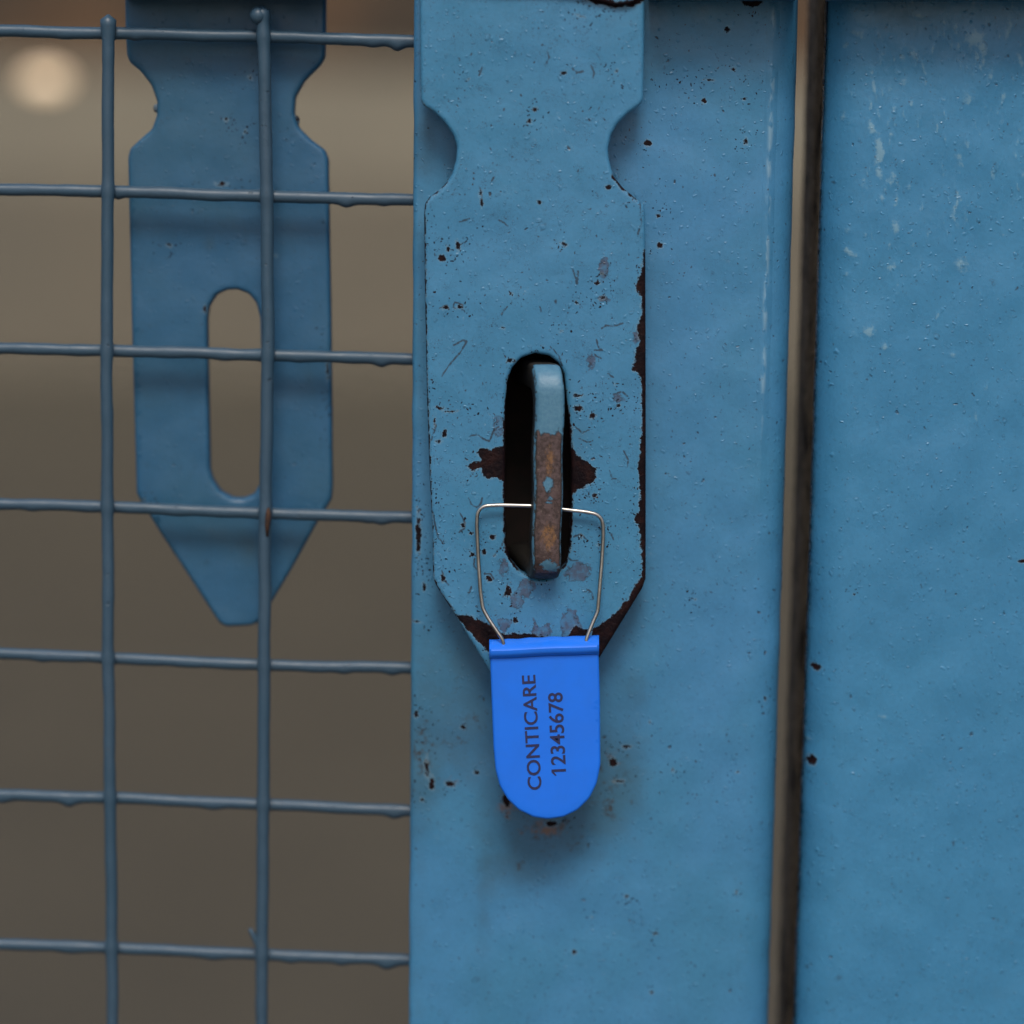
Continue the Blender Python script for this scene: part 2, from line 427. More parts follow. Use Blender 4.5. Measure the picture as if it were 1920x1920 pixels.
def staple_mat():
    s = NT('staple_paint'); v = s.mm()
    n = s.noise(v, 0.7, 6, 0.75, 0.6); n2 = s.noise(v, 1.5, 5, .7, off=9); st = s.noise(s.mm(1, 1, .6), 1.3, 5, .8, off=19)
    wear_vs_shade = s.attr('wear_vs_shade')
    c = s.mix(s.ramp(n, 0.40, 0.60), (0.034, 0.019, 0.017), (0.095, 0.062, 0.062))
    c = s.mix(s.ramp(s.math('ADD', s.math('MULTIPLY', s.attr('orange'), 0.42), st), 0.74, 1.02, 0, .75), c, (0.24, 0.115, 0.035))
    c = s.mix(s.ramp(n2, 0.58, 0.70, 0, 0.55), c, (0.24, 0.20, 0.15))
    c = s.mix(s.ramp(n2, 0.44, 0.36, 0, 0.8), c, (0.018, 0.012, 0.012))
    side = s.mix(s.ramp(st, 0.45, 0.62), (0.010, 0.010, 0.010), (0.042, 0.036, 0.028))  # near-black sides: shade of the recess put into the colour
    c = s.mix(s.ramp(s.math('ADD', wear_vs_shade, s.math('MULTIPLY', s.math('SUBTRACT', n, .5), .5)), 0.35, 0.65), side, c)
    p = s.math('ADD', s.attr('paint'), s.math('MULTIPLY', s.math('SUBTRACT', n, 0.5), 34.0))
    pm = s.ramp(p, -1.2, 1.2, 1, 0)
    c = s.mix(s.math('MULTIPLY', pm, .93), c, s.mix(s.ramp(n2, .4, .6), (0.062, 0.190, 0.300), (0.085, 0.225, 0.335)))
    s.put(s.b.inputs['Base Color'], c); s.put(s.b.inputs['Roughness'], s.mix(pm, (0.55,)*3, (0.4,)*3))
    h = s.math('ADD', s.math('MULTIPLY', pm, 0.14), s.math('MULTIPLY', n2, 0.10))
    bp = s.n('ShaderNodeBump'); bp.inputs['Distance'].default_value = 0.001; s.l(h, bp.inputs['Height']); s.l(bp.outputs[0], s.b.inputs['Normal'])
    return s.m
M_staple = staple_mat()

def simple(name, c, rough, metal=0.0, bump=0.0, bs=0.5, c2=None, emit=None, coat=0.0, sss=0.0, ns=0.3):
    s = NT(name); v = s.mm(); n = s.noise(v, ns, 4, .55)
    if c2: s.put(s.b.inputs['Base Color'], s.mix(s.ramp(n, .35, .65), c, c2))
    else: s.put(s.b.inputs['Base Color'], c)
    s.b.inputs['Roughness'].default_value = rough; s.b.inputs['Metallic'].default_value = metal
    if bump:
        bp = s.n('ShaderNodeBump'); bp.inputs['Distance'].default_value = 0.001*bump; s.l(s.noise(v, bs, 3, .5), bp.inputs['Height']); s.l(bp.outputs[0], s.b.inputs['Normal'])
    if emit: s.put(s.b.inputs['Emission Color'], emit[0]); s.b.inputs['Emission Strength'].default_value = emit[1]
    if sss: s.b.inputs['Subsurface Weight'].default_value = sss; s.b.inputs['Subsurface Radius'].default_value = (0.0005, 0.001, 0.003)
    return s.m
M_tag = simple('blue_plastic', (0.010, 0.180, 0.88), 0.38, c2=(0.012, 0.170, 0.82), bump=0.10, bs=0.12, ns=0.15)
M_ink = simple('dark_print', (0.022, 0.022, 0.09), 0.6, c2=(0.012, 0.018, 0.075), ns=1.5)
M_steel = simple('steel_wire', (0.52, 0.50, 0.47), 0.28, metal=1.0, c2=(0.40, 0.38, 0.35), bump=0.02, bs=2.0)

def ground_mat(name, a, b, rough, scale=0.003):
    s = NT(name); v = s.mm(); n = s.noise(v, scale, 5, .6); n2 = s.noise(v, scale*12, 4, .6, off=5)
    c = s.mix(s.ramp(n, .35, .65), a, b); c = s.mix(s.ramp(n2, .4, .7, 0, .25), c, tuple(x*.6 for x in a))
    s.put(s.b.inputs['Base Color'], c); s.b.inputs['Roughness'].default_value = rough
    bp = s.n('ShaderNodeBump'); bp.inputs['Distance'].default_value = 0.004; s.l(n2, bp.inputs['Height']); s.l(bp.outputs[0], s.b.inputs['Normal'])
    return s.m

# ------------------------------------------------------------------ setting
def box(x0, x1, y0, y1, z0, z1):
    V = [(x, y, z) for x in (x0, x1) for y in (y0, y1) for z in (z0, z1)]
    Fc = [(0, 1, 3, 2), (4, 6, 7, 5), (0, 4, 5, 1), (2, 3, 7, 6), (0, 2, 6, 4), (1, 5, 7, 3)]
    return V, Fc
GZ = -1.05
o = mesh_obj('ground', [(-30, -30, GZ), (30, -30, GZ), (30, 30, GZ), (-30, 30, GZ)], [(0, 1, 2, 3)],
             ground_mat('dusty_ground', (0.086, 0.077, 0.056), (0.072, 0.065, 0.048), 0.42), smooth=False)
o['kind'] = 'structure'; o['label'] = 'blurred grey brown ground behind the gate'
YW = 14.0
wt = thing('wall', 'far out of focus wall, warm grey below and dark brown above', 'wall', (0, YW, GZ))
zb = 0.60
def wall_part(name, b, mat):
    V, Fc = box(*b); return mesh_obj(name, V, Fc, mat, wt, base=(0, YW, GZ), smooth=False)
wall_part('lower_band', (-14, 14, YW-.03, YW+.27, GZ, -0.02), ground_mat('grey_render', (0.165, 0.143, 0.105), (0.150, 0.133, 0.100), 0.8, .002))
wall_part('plinth', (-14, 14, YW, YW+.3, -0.02, zb), ground_mat('pale_render', (0.24, 0.215, 0.16), (0.215, 0.195, 0.148), 0.8, .002))
wall_part('board', (-14, 14, YW+.02, YW+.28, zb, 6), ground_mat('brown_board', (0.115, 0.058, 0.022), (0.024, 0.020, 0.012), 0.6, .0011))

# round lamp far behind
L = at([86], [150], 0.8)[0]
lt = thing('lamp', 'warm round lamp glowing out of focus behind the mesh, upper left', 'lamp', tuple(L))
def sphere(r, c, nu=24, nv=14, sx=1, sz=1):
    V = []; Fc = []
    for j in range(nv+1):
        t = math.pi*j/nv
        for i in range(nu):
            p = 2*math.pi*i/nu
            V.append((c[0]+r*sx*math.sin(t)*math.cos(p), c[1]+r*sx*math.sin(t)*math.sin(p), c[2]+r*sz*math.cos(t)))
    for j in range(nv):
        for i in range(nu):
            i2 = (i+1) % nu; Fc.append((j*nu+i, j*nu+i2, (j+1)*nu+i2, (j+1)*nu+i))
    return V, Fc
V, Fc = sphere(0.0095, L, sx=1.0, sz=0.50)
mesh_obj('globe', V, Fc, simple('lamp_glass', (0.8, 0.7, 0.55), 0.4, emit=((1.0, 0.70, 0.42), 0.95)), lt, base=L)
V, Fc = tube([L+np.array([0, 0, z]) for z in np.linspace(0.002, 1.2, 8)], lambda i, s, d, p: 0.0006)
mesh_obj('hanging_cord', V, Fc, simple('cord', (0.05, 0.04, 0.03), 0.6), lt, base=L)

# ------------------------------------------------------------------ vertical members
def member(xl, xr, Yf, depth, rl, rr, pyr=(-2400, 4200), fine=(-60, 1980), step=5.0, fx=(-1e9, 1e9), wav=0.0, seed=1, edge_wob=0.8):
    """painted vertical steel member; xl/xr = ((py,px)...) edge lines in photo px. r in px."""
    pys = np.r_[np.linspace(pyr[0], fine[0], 30)[:-1], np.arange(fine[0], fine[1], step), np.linspace(fine[1], pyr[1], 30)]
    def prof(n_mid):
        P = []
        P.append((0, depth, 0)); P.append((0, depth*.5, 0))
        for a in np.linspace(0, math.pi/2, 9): P.append((rl*(1-math.cos(a)), rl*1e-4*(1-math.sin(a)), 0))
        return P
    A = [(0, depth), (0, depth*.6)]+[(rl*(1-math.cos(a)), rl*1e-4*(1-math.sin(a))) for a in np.linspace(0, math.pi/2, 9)]
    B = [(rr*(1-math.cos(a)), rr*1e-4*(1-math.sin(a))) for a in np.linspace(math.pi/2, 0, 9)]+[(0, depth*.6), (0, depth)]
    V = []; px_ = []; nrow = None
    xl = np.array(xl, float); xr = np.array(xr, float)
    def lin(T, y):
        if y <= T[0, 0]: i = 0
        elif y >= T[-1, 0]: i = len(T)-2
        else: i = int(np.searchsorted(T[:, 0], y))-1
        return T[i, 1]+(T[i+1, 1]-T[i, 1])*(y-T[i, 0])/(T[i+1, 0]-T[i, 0])
    wref = lin(xr, 960)-lin(xl, 960)
    w0 = min(wref, fx[1]-max(fx[0], 0)) if fx[1] < 1e8 else wref
    nm = int(wref/step)
    mids = np.linspace(0, 1, nm)[1:-1]
    for py in pys:
        a = lin(xl, py)+edge_wob*sn(py, py*.3, 25, seed); b = lin(xr, py)+edge_wob*sn(py, py*.2, 25, seed+5)
        row = [(a+o_, y_) for o_, y_ in A]+[(a+rl+(b-rr-a-rl)*t, 0.0) for t in mids]+[(b-o_, y_) for o_, y_ in B]
        row = np.array(row); nrow = len(row)
        W = at(row[:, 0], np.full(nrow, py), Yf)
        W[:, 1] += row[:, 1]
        V.append(W); px_.append(np.stack([row[:, 0], np.full(nrow, py)], 1))
    nr = len(V); V = np.vstack(V); PX = np.vstack(px_)
    if wav:
        f = np.tile(np.r_[np.zeros(2), np.ones(nrow-4), np.zeros(2)], nr)
        V[:, 1] += f*wav*(sn(PX[:, 0], PX[:, 1], 90, seed)*.6+sn(PX[:, 0], PX[:, 1], 30, seed+2)*.4)
    idx = np.arange(nr*nrow).reshape(nr, nrow)
    Fc = np.stack([idx[:-1, :-1].ravel(), idx[1:, :-1].ravel(), idx[1:, 1:].ravel(), idx[:-1, 1:].ravel()], 1).tolist()
    Fc += [(int(idx[i, 0]), int(idx[i, -1]), int(idx[i+1, -1]), int(idx[i+1, 0])) for i in range(nr-1)]
    return V, Fc, PX

def mn(*a):
    r = a[0]
    for b in a[1:]: r = np.minimum(r, b)
    return r

YS = 0.0078      # gate stile front
gbase = at([1130], [2400], YS)[0]
gate = thing('gate', 'blue painted steel gate frame bar with welded wire mesh at its left', 'gate', tuple(gbase))
V, Fc, PX = member(((0, 776), (960, 772), (1920, 766)), ((0, 1503), (960, 1476), (1920, 1446)), YS, 0.030, 11, 64, wav=0.00022, seed=2)
spots = [(1363, 55, 8, 8), (1320, 190, 6, 6), (1375, 130, 6, 4), (1237, 460, 7, 7), (1235, 405, 5, 6), (1215, 268, 10, 7), (1398, 265, 5, 8),
         (1262, 1443, 4, 4), (1305, 1124, 4, 4), (1218, 1355, 4, 5), (1228, 1750, 5, 5), (1383, 1448, 4, 4), (1381, 1672, 4, 4), (1436, 1312, 4, 6),
         (784, 1000, 6, 45), (795, 1100, 5, 9), (783, 1165, 10, 4), (791, 1500, 5, 5), (868, 1363, 6, 6), (893, 1450, 6, 6), (950, 1500, 10, 14),
         (845, 1470, 12, 7), (1150, 1430, 10, 9), (1160, 1465, 12, 5), (1110, 1720, 4, 4), (1077, 1785, 5, 6), (1035, 1545, 14, 7), (1175, 1400, 14, 4),
         (800, 1440, 5, 22), (810, 1468, 7, 14), (780, 1340, 5, 9), (1222, 1860, 4, 4), (1175, 1680, 5, 5), (1395, 185, 4, 4), (1330, 150, 14, 3), (1410, 0, 22, 14), (1447, 1870, 4, 6)]
rust = np.full(len(PX), 40.0)
for (cx, cy, rx, ry) in spots: rust = np.minimum(rust, ell(PX, cx, cy, rx, ry)+1.5)
stain_shade = np.clip(.38*np.exp(-((PX[:, 0]-772)/45)**2)+1.0*gauss(PX, 1030, 1555, 115, 80)+1.0*gauss(PX, 1150, 1450, 70, 110)+.85*gauss(PX, 880, 1380, 90, 110)+.6*gauss(PX, 960, 1640, 75, 52)
     + .6*gauss(PX, 860, 1230, 70, 90)+.45*gauss(PX, 1180, 1280, 60, 70)+.5*gauss(PX, 790, 1450, 40, 120)+.45*gauss(PX, 905, 1800, 22, 260)+.5*gauss(PX, 800, 270, 25, 60)+.35*gauss(PX, 1370, 60, 60, 60), 0, 1.2)
orange = np.clip(1.1*gauss(PX, 1025, 1555, 42, 18)+.9*gauss(PX, 950, 1515, 22, 28)+.8*gauss(PX, 1215, 268, 16, 12)+.5*gauss(PX, 848, 1468, 34, 16)+.5*gauss(PX, 1150, 1420, 30, 40), 0, 1.2)
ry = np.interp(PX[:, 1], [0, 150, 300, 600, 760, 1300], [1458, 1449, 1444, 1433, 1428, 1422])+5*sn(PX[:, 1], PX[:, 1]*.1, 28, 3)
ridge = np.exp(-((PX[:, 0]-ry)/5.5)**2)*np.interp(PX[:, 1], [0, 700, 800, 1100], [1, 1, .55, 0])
_rr = [(938, 700), (952, 668), (980, 654), (1030, 654), (1066, 672), (1080, 720), (1084, 860), (1082, 1040), (1066, 1082), (1030, 1099), (985, 1096), (948, 1066), (938, 1020)]
_f = np.array(Fc); _c = PX[_f].mean(1); _near = (np.abs(PX[_f][:, :, 0].max(1)-PX[_f][:, :, 0].min(1)) < 40)
Fc = _f[~(inside(_c, np.array(_rr, float)) & _near)].tolist()      # opening in the hollow bar that the staple passes through
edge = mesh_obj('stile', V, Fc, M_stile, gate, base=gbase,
                attrs={'rust': rust, 'stain_shade': stain_shade*.92, 'orange': orange, 'primer': np.full(len(PX), 40.0), 'ridge': ridge})
recalc(edge)

# latch bar that crosses the top of the stile just above the picture
def bar(name, x0, x1, py0, py1, Yf, Yb, parent, base, mat):
    poly = [(x0, py1), (x1, py1), (x1, py0), (x0, py0)]
    V, Fc, P = plate(poly, [], Yf, Yb-Yf, 0.0009, 6, 20, wav=0.0001)
    ob = mesh_obj(name, V, Fc, mat, parent, base=base, attrs={'rust': np.full(len(P), 40.), 'stain_shade': np.full(len(P), .2)})
    recalc(ob); return ob
bar('latch_bar', 1222, 1506, -330, -6, -0.0045, YS+.001, gate, gbase, M_bar)

# staple: loop plate that passes through the slot of the hasp
def staple():
    z1 = at([1028], [686], -0.0065)[0][2]; z0 = at([1028], [1092], -0.0065)[0][2]
    yf, yb = -0.0065, 0.0240; rc = 0.0050
    def rr(y0, y1, za, zb_, r, n=9):
        P = []
        for (cy, cz, a0) in ((y0+r, zb_-r, 180), (y0+r, za+r, 270)):
            pass
        # front top corner
        for a in np.linspace(90, 180, n): P.append((y0+r+r*math.cos(math.radians(a)), zb_-r+r*math.sin(math.radians(a))))
        for a in np.linspace(180, 270, n): P.append((y0+r+r*math.cos(math.radians(a)), za+r+r*math.sin(math.radians(a))))
        P.append((y1, za)); P.append((y1, zb_))
        return np.array(P)
    outer = rr(yf, yb, z0, z1, rc); inn = rr(yf+0.0042, yb, z0+0.0030, z1-0.0050, 0.0028)
    def dens(P, n=160):
        Q = np.vstack([P, P[:1]]); s = np.r_[0, np.cumsum(np.linalg.norm(np.diff(Q, axis=0), axis=1))]
        # open path from first to the last point before closing the back side
        Q = P; s = np.r_[0, np.cumsum(np.linalg.norm(np.diff(Q, axis=0), axis=1))]
        t = np.linspace(0, s[-1], n); return np.stack([np.interp(t, s, Q[:, 0]), np.interp(t, s, Q[:, 1])], 1)
    def openpath(P): # start at back top, go along top to the front, down, back along the bottom
        return np.vstack([P[-1:], P[:-1]])
    O = dens(openpath(outer)[:, :]); I = dens(openpath(inn)[:, :])
    xc = at([1029], [900], yf)[0][0]; hw = 0.00265; b = 0.0007
    tan = math.tan(math.radians(9))
    V = []; n = len(O)
    # section across the bar: outer surface (bevelled) and inner surface
    for i in range(n):
        o_ = O[i]; q = I[i]; d = q-o_; L_ = np.linalg.norm(d); d = d/L_
        sec = [(-hw, o_+d*b*1.0), (-hw+b*.3, o_+d*b*.3), (-hw+b, o_)]+[(-hw+b+(2*hw-2*b)*t, o_-d*0.00008*math.sin(math.pi*t)) for t in (.2, .4, .6, .8)]+[(hw-b, o_), (hw-b*.3, o_+d*b*.3), (hw, o_+d*b),
               (hw, q-d*b), (hw-b, q), (-hw+b, q), (-hw, q-d*b)]
        for (x, p) in sec:
            V.append((xc+x-(p[0]-yf)*tan+0.00012*math.sin(p[1]*400), p[0], p[1]))
    m = 14; Fc = []
    for i in range(n-1):
        for k in range(m):
            k2 = (k+1) % m; Fc.append((i*m+k, i*m+k2, (i+1)*m+k2, (i+1)*m+k))
    Fc.append(tuple(range(m))); Fc.append(tuple((n-1)*m+k for k in range(m))[::-1])
    V = np.array(V); px, py = pix(V); P = np.stack([px, py], 1)
    front = V[:, 1] < yf+0.006
    pt = mn((py-812)*.6, ell(P, 1027, 908, 12, 13)+2, ell(P, 1030, 938, 8, 14)+3, ell(P, 1032, 1062, 18, 14)+3, ell(P, 1030, 1085, 30, 8))
    kx = np.tile(np.arange(m), n)
    onfront = (V[:, 1] < yf+0.0012) | (V[:, 2] > z1-0.0055) & (V[:, 1] < yf+.004)
    face = (kx >= 2) & (kx <= 7)
    pt = np.where(face & onfront, pt, 12.0)
    lip_ = onfront & ((kx <= 1) | (kx == 8) | (kx == 9))
    pt = np.where(lip_, -1.0, pt)
    wear_vs_shade = np.where(face & onfront, 1.0, 0.0)
    og = np.clip(gauss(P, 1030, 860, 14, 55)+1.1*gauss(P, 1030, 1005, 22, 40), 0, 1)
    ob = mesh_obj('staple', V, Fc, M_staple, gate, base=gbase, attrs={'paint': pt, 'orange': og, 'wear_vs_shade': wear_vs_shade})
    ob['label'] = 'thick staple loop with blue top and rusty brown front edge'
    recalc(ob)
staple()

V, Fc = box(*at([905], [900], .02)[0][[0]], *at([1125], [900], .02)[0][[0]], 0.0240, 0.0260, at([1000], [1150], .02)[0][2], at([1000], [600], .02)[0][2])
mesh_obj('slot_shade_sheet', V, Fc, simple('slot_shade_black', (0.012, 0.009, 0.008), 0.9, c2=(0.02, 0.012, 0.01)), gate, base=gbase, smooth=False)  # black sheet added behind the slot, standing in for its shade
# mesh wires
YV, YH = 0.0150, 0.0170
def wire(pts, Y, r, drips=(), welds=(), end_ball=False, horizontal=True, seed=1, n=None):
    P = np.array(pts, float)
    t = np.linspace(0, 1, 260)
    s = np.r_[0, np.cumsum(np.linalg.norm(np.diff(P, axis=0), axis=1))]; s /= s[-1]
    # smooth interpolation
    q = np.stack([np.interp(t, s, P[:, 0]), np.interp(t, s, P[:, 1])], 1)
    k = np.hanning(31); k /= k.sum()
    for c in (0, 1):
        e = np.r_[q[0, c]+(q[0, c]-q[1:16, c][::-1]), q[:, c], q[-1, c]+(q[-1, c]-q[-16:-1, c][::-1])]
        q[:, c] = np.convolve(e, k, 'valid')
    main = 0 if horizontal else 1
    q[:, 1-main] += 0.9*sn(q[:, main], q[:, main]*.2, 40, seed)
    W = at(q[:, 0], q[:, 1], Y)
    W[:, 1] += 0.00015*sn(q[:, main], q[:, main]*0, 60, seed+4)
    def rad(i, s_, d, p):
        c = q[i, main]; x = r*(1+0.05*float(sn(c, c*.3, 14, seed)))
        for w_ in welds: x += r*0.16*math.exp(-((c-w_)/11)**2)
        if d[2] < 0:
            for (c0, amp, wd) in drips: x += 0.7*amp*1e-4*math.exp(-((c-c0)/wd)**2)*(-d[2])**2.2
        if d[2] < 0 and horizontal: x += 0.00008*(1+float(sn(c, c*.1, 17, seed+9)))*(-d[2])
        if end_ball:
            u = (q[i, 1]-q[0, 1])
            x += r*0.35*math.exp(-((u-14)/10)**2)
            if u < 12: x *= math.sqrt(max(0.02, 1-((12-u)/12)**2))
        return x
    V, Fc = tube(W, rad, 16)
    ob = mesh_obj('wire', V, Fc, M_wire, gate, base=gbase); recalc(ob); return ob
hz = [((57, 62, 68, 77), [(745, 12, 12), (700, 5, 14), (255, 4, 10), (120, 3, 16)]),
      ((355, 358, 368, 374), [(650, 9, 13), (222, 6, 7), (720, 3, 9)]),
      ((653, 657, 665, 673), [(716, 10, 13), (560, 3, 12), (420, 2, 12)]),
      ((944, 950, 962, 970), [(716, 8, 13), (690, 4, 8), (60, 3, 10)]),
      ((1225, 1233, 1247, 1252), [(645, 6, 13), (735, 8, 12), (80, 4, 12)]),
      ((1490, 1495, 1508, 1520), [(130, 13, 14), (740, 10, 14), (400, 5, 18), (5, 8, 16)]),
      ((1770, 1776, 1790, 1800), [(545, 7, 14), (640, 7, 12), (725, 14, 16), (130, 5, 20), (400, 5, 18)])]
for i, (ys, dr) in enumerate(hz):
    sl_ = (ys[1]-ys[0])/203
    wire([(-700, ys[0]-700*sl_), (0, ys[0]), (203, ys[1]), (495, ys[2]), (770, ys[3]), (840, ys[3]+2)], YH, 0.00112, drips=dr, welds=(203, 497), seed=i+1)
wl = [h[0] for h in hz]
wire([(203, 27), (203, 60), (202, 357), (200, 657), (203, 1230), (208, 1600), (211, 1920), (216, 2700)], YV, 0.00118, welds=[h[1] for h in wl], end_ball=True, horizontal=False, seed=21)
wire([(492, 10), (495, 68), (500, 368), (503, 665), (497, 962), (495, 1247), (494, 1508), (491, 1790), (490, 1920), (486, 2700)], YV, 0.00122, welds=[h[2] for h in wl], end_ball=True, horizontal=False, seed=27)
# blob of paint on the second wire's end and a sliver beside it
def blob(name, px, py, Y, r, sx, sz, mat, parent, base):
    V, Fc = sphere(r, at([px], [py], Y)[0], 16, 10, sx, sz); ob = mesh_obj(name, V, Fc, mat, parent, base=base); recalc(ob); return ob
blob('paint_blob', 484, 29, 0.0148, 0.00165, 1.0, 1.05, M_wire, gate, gbase)
V, Fc = tube(at([468, 471, 476, 482, 488], [1741, 1746, 1756, 1772, 1785], 0.0146), lambda i, s, d, p: (0.00035, 0.0005, 0.00055, 0.00045, 0.0003)[i], 10)
mesh_obj('metal_sliver', V, Fc, M_wire, gate, base=gbase)
V, Fc = tube(at([503, 503, 501, 501], [952, 965, 985, 1005], 0.01395), lambda i, s, d, p: (0.0003, 0.0006, 0.0005, 0.00025)[i], 10)
ob = mesh_obj('rust_scab', V, Fc, simple('scab', (0.06, 0.025, 0.012), .8, c2=(0.03, 0.015, 0.01), ns=1.2), gate, base=gbase)

# ------------------------------------------------------------------ right post
YP = 0.0055
pbase = at([1800], [2400], YP)[0]
post = thing('gate_post', 'wide flat blue steel post right of the narrow gap, with pale drips and painted glints', 'post', tuple(pbase))
V, Fc, PX = member(((0, 1556), (960, 1527), (1920, 1495)), ((0, 2560), (960, 2560), (1920, 2560)), YP, 0.0078, 76, 20, step=4.5, wav=0.00025, seed=6)
rust = mn(np.full(len(PX), 40.), ell(PX, 1534, 1256, 10, 8)+1, ell(PX, 1526, 1432, 9, 14, 20)+1, ell(PX, 1918, 1052, 8, 5)+1, ell(PX, 1601, 1115, 3, 3)+1)
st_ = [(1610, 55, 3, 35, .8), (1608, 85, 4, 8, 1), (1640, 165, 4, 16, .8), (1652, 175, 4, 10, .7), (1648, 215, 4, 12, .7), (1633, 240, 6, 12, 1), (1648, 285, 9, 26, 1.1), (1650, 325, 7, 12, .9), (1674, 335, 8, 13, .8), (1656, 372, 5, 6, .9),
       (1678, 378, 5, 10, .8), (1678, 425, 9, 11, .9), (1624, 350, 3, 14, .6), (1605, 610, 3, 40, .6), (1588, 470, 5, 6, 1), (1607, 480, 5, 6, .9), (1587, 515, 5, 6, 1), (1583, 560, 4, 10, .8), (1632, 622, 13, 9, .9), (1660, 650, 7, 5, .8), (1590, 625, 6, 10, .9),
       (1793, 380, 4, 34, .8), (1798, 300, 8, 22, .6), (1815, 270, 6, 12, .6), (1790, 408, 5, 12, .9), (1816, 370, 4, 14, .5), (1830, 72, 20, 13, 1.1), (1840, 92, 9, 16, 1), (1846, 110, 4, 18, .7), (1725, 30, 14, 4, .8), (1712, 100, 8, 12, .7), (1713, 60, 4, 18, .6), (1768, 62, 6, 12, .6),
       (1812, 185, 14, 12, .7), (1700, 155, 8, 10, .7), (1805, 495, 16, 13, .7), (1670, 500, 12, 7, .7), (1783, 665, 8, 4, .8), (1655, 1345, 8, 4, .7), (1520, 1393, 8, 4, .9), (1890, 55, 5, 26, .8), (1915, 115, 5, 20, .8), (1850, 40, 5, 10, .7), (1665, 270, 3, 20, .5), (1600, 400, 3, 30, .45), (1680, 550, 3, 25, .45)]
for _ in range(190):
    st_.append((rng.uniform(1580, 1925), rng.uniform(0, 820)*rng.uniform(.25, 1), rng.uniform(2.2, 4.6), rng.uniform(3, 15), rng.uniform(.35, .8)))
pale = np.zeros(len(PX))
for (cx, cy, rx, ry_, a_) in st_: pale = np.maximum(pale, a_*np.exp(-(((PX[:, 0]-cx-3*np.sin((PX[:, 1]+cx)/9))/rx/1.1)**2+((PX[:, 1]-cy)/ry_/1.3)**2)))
stain_shade = np.clip(.65*gauss(PX, 1700, 20, 120, 60)+.3*gauss(PX, 1850, 1850, 100, 60), 0, 1)  # top patch paints the overhead shade into the colour
edge = mesh_obj('face_plate', V, Fc, M_post, post, base=pbase, attrs={'rust': rust, 'stain_shade': stain_shade, 'orange': np.zeros(len(PX)), 'primer': np.full(len(PX), 40.), 'pale': pale})
recalc(edge)
V, Fc, PX = member(((0, 1557), (960, 1529), (1920, 1497)), ((0, 1640), (960, 1610), (1920, 1580)), YP+0.0079, 0.040, 3, 3, step=12, seed=9)
ob = mesh_obj('edge_flange', V, Fc, M_bare, post, base=pbase); ob['label'] = 'bare brown black edge facing the gap'; recalc(ob)
bar('cross_bar', 1560, 2560, -330, -6, -0.0060, YP+.001, post, pbase, M_bar)

# ------------------------------------------------------------------ front hasp
HO = [(787, -260), (787, 30), (789, 188), (795, 199), (815, 211), (835, 231), (850, 254), (857, 275), (855, 300), (848, 325), (838, 342), (822, 357), (805, 370), (797, 381),
      (795, 400), (797, 560), (801, 760), (806, 900), (811, 1000), (812, 1085), (818, 1099), (860, 1165), (925, 1270), (972, 1338), (1000, 1350), (1040, 1350), (1062, 1336),
      (1125, 1233), (1205, 1103), (1211, 1085), (1211, 900), (1211, 700), (1210, 400), (1207, 385), (1190, 370), (1168, 352), (1150, 330), (1142, 300), (1140, 280), (1145, 255),
      (1158, 232), (1178, 212), (1200, 197), (1206, 188), (1208, 100), (1210, -260)]
HS = [(952, 712), (960, 690), (977, 671), (1003, 662), (1030, 667), (1048, 681), (1058, 702), (1062, 740), (1067, 800), (1071, 860), (1070, 960), (1068, 1025), (1061, 1058),
      (1045, 1077), (1022, 1087), (1000, 1085), (975, 1073), (956, 1050), (948, 1020), (947, 960), (947, 900), (947, 800), (948, 750)]
hbase = at([1000], [-260], 0)[0]
hasp = thing('hasp', 'chipped blue hasp strap over the seal staple, rust spots round its slot', 'hasp', tuple(hbase), 'slotted steel hasp straps')
V, Fc, P = plate(HO, [HS], 0.0, 0.0036, 0.0007, 3.0, 3.6, wav=0.00010, seed=3)
leftb = [(950, 826), (938, 836), (920, 842), (898, 838), (894, 850), (903, 862), (880, 868), (876, 876), (884, 884), (902, 878), (904, 890), (915, 899), (932, 897), (952, 910), (962, 870)]
rightb = [(1062, 785), (1070, 815), (1076, 842), (1088, 858), (1104, 866), (1119, 880), (1117, 900), (1100, 912), (1083, 922), (1068, 932), (1056, 930), (1055, 860)]
rband = [(1214, 460), (1206, 470), (1204, 500), (1196, 522), (1190, 542), (1201, 556), (1203, 590), (1192, 618), (1199, 640), (1191, 660), (1186, 694), (1201, 706), (1203, 790), (1199, 848), (1195, 880),
         (1199, 920), (1197, 958), (1187, 974), (1199, 992), (1203, 1050), (1202, 1082), (1190, 1098), (1178, 1122), (1166, 1132), (1152, 1152), (1130, 1166), (1112, 1178), (1104, 1196), (1120, 1238), (1135, 1232), (1218, 1100), (1218, 460)]
lbot = [(806, 1080), (818, 1094), (845, 1135), (856, 1152), (880, 1152), (902, 1164), (925, 1172), (944, 1187), (965, 1186), (990, 1186), (1010, 1192), (1060, 1193), (1078, 1172), (1092, 1178), (1110, 1182), (1110, 1215), (925, 1235), (898, 1206), (870, 1176), (840, 1142), (808, 1096)]
rust = mn(np.full(len(P), 40.), sdf(P, leftb)+1, sdf(P, rightb)+1, sdf(P, rband)+1, sdf(P, lbot)+1.5,
          np.abs(pdist(P, HS))-np.interp(P[:, 1], [660, 740, 800, 1050, 1090], [-2, 1, 4, 3, -2]),
          pdist(P, [(789, 190), (800, 203), (815, 213)], False)-1, pdist(P, [(838, 342), (805, 370), (797, 381), (795, 400), (797, 560), (801, 760), (806, 900), (812, 1085), (818, 1099), (925, 1272)], False)-1.8,
          pdist(P, [(1150, 332), (1168, 352), (1195, 372)], False)-3, pdist(P, [(1105, -2), (1150, 9), (1190, 6), (1212, -6)], False)-5)
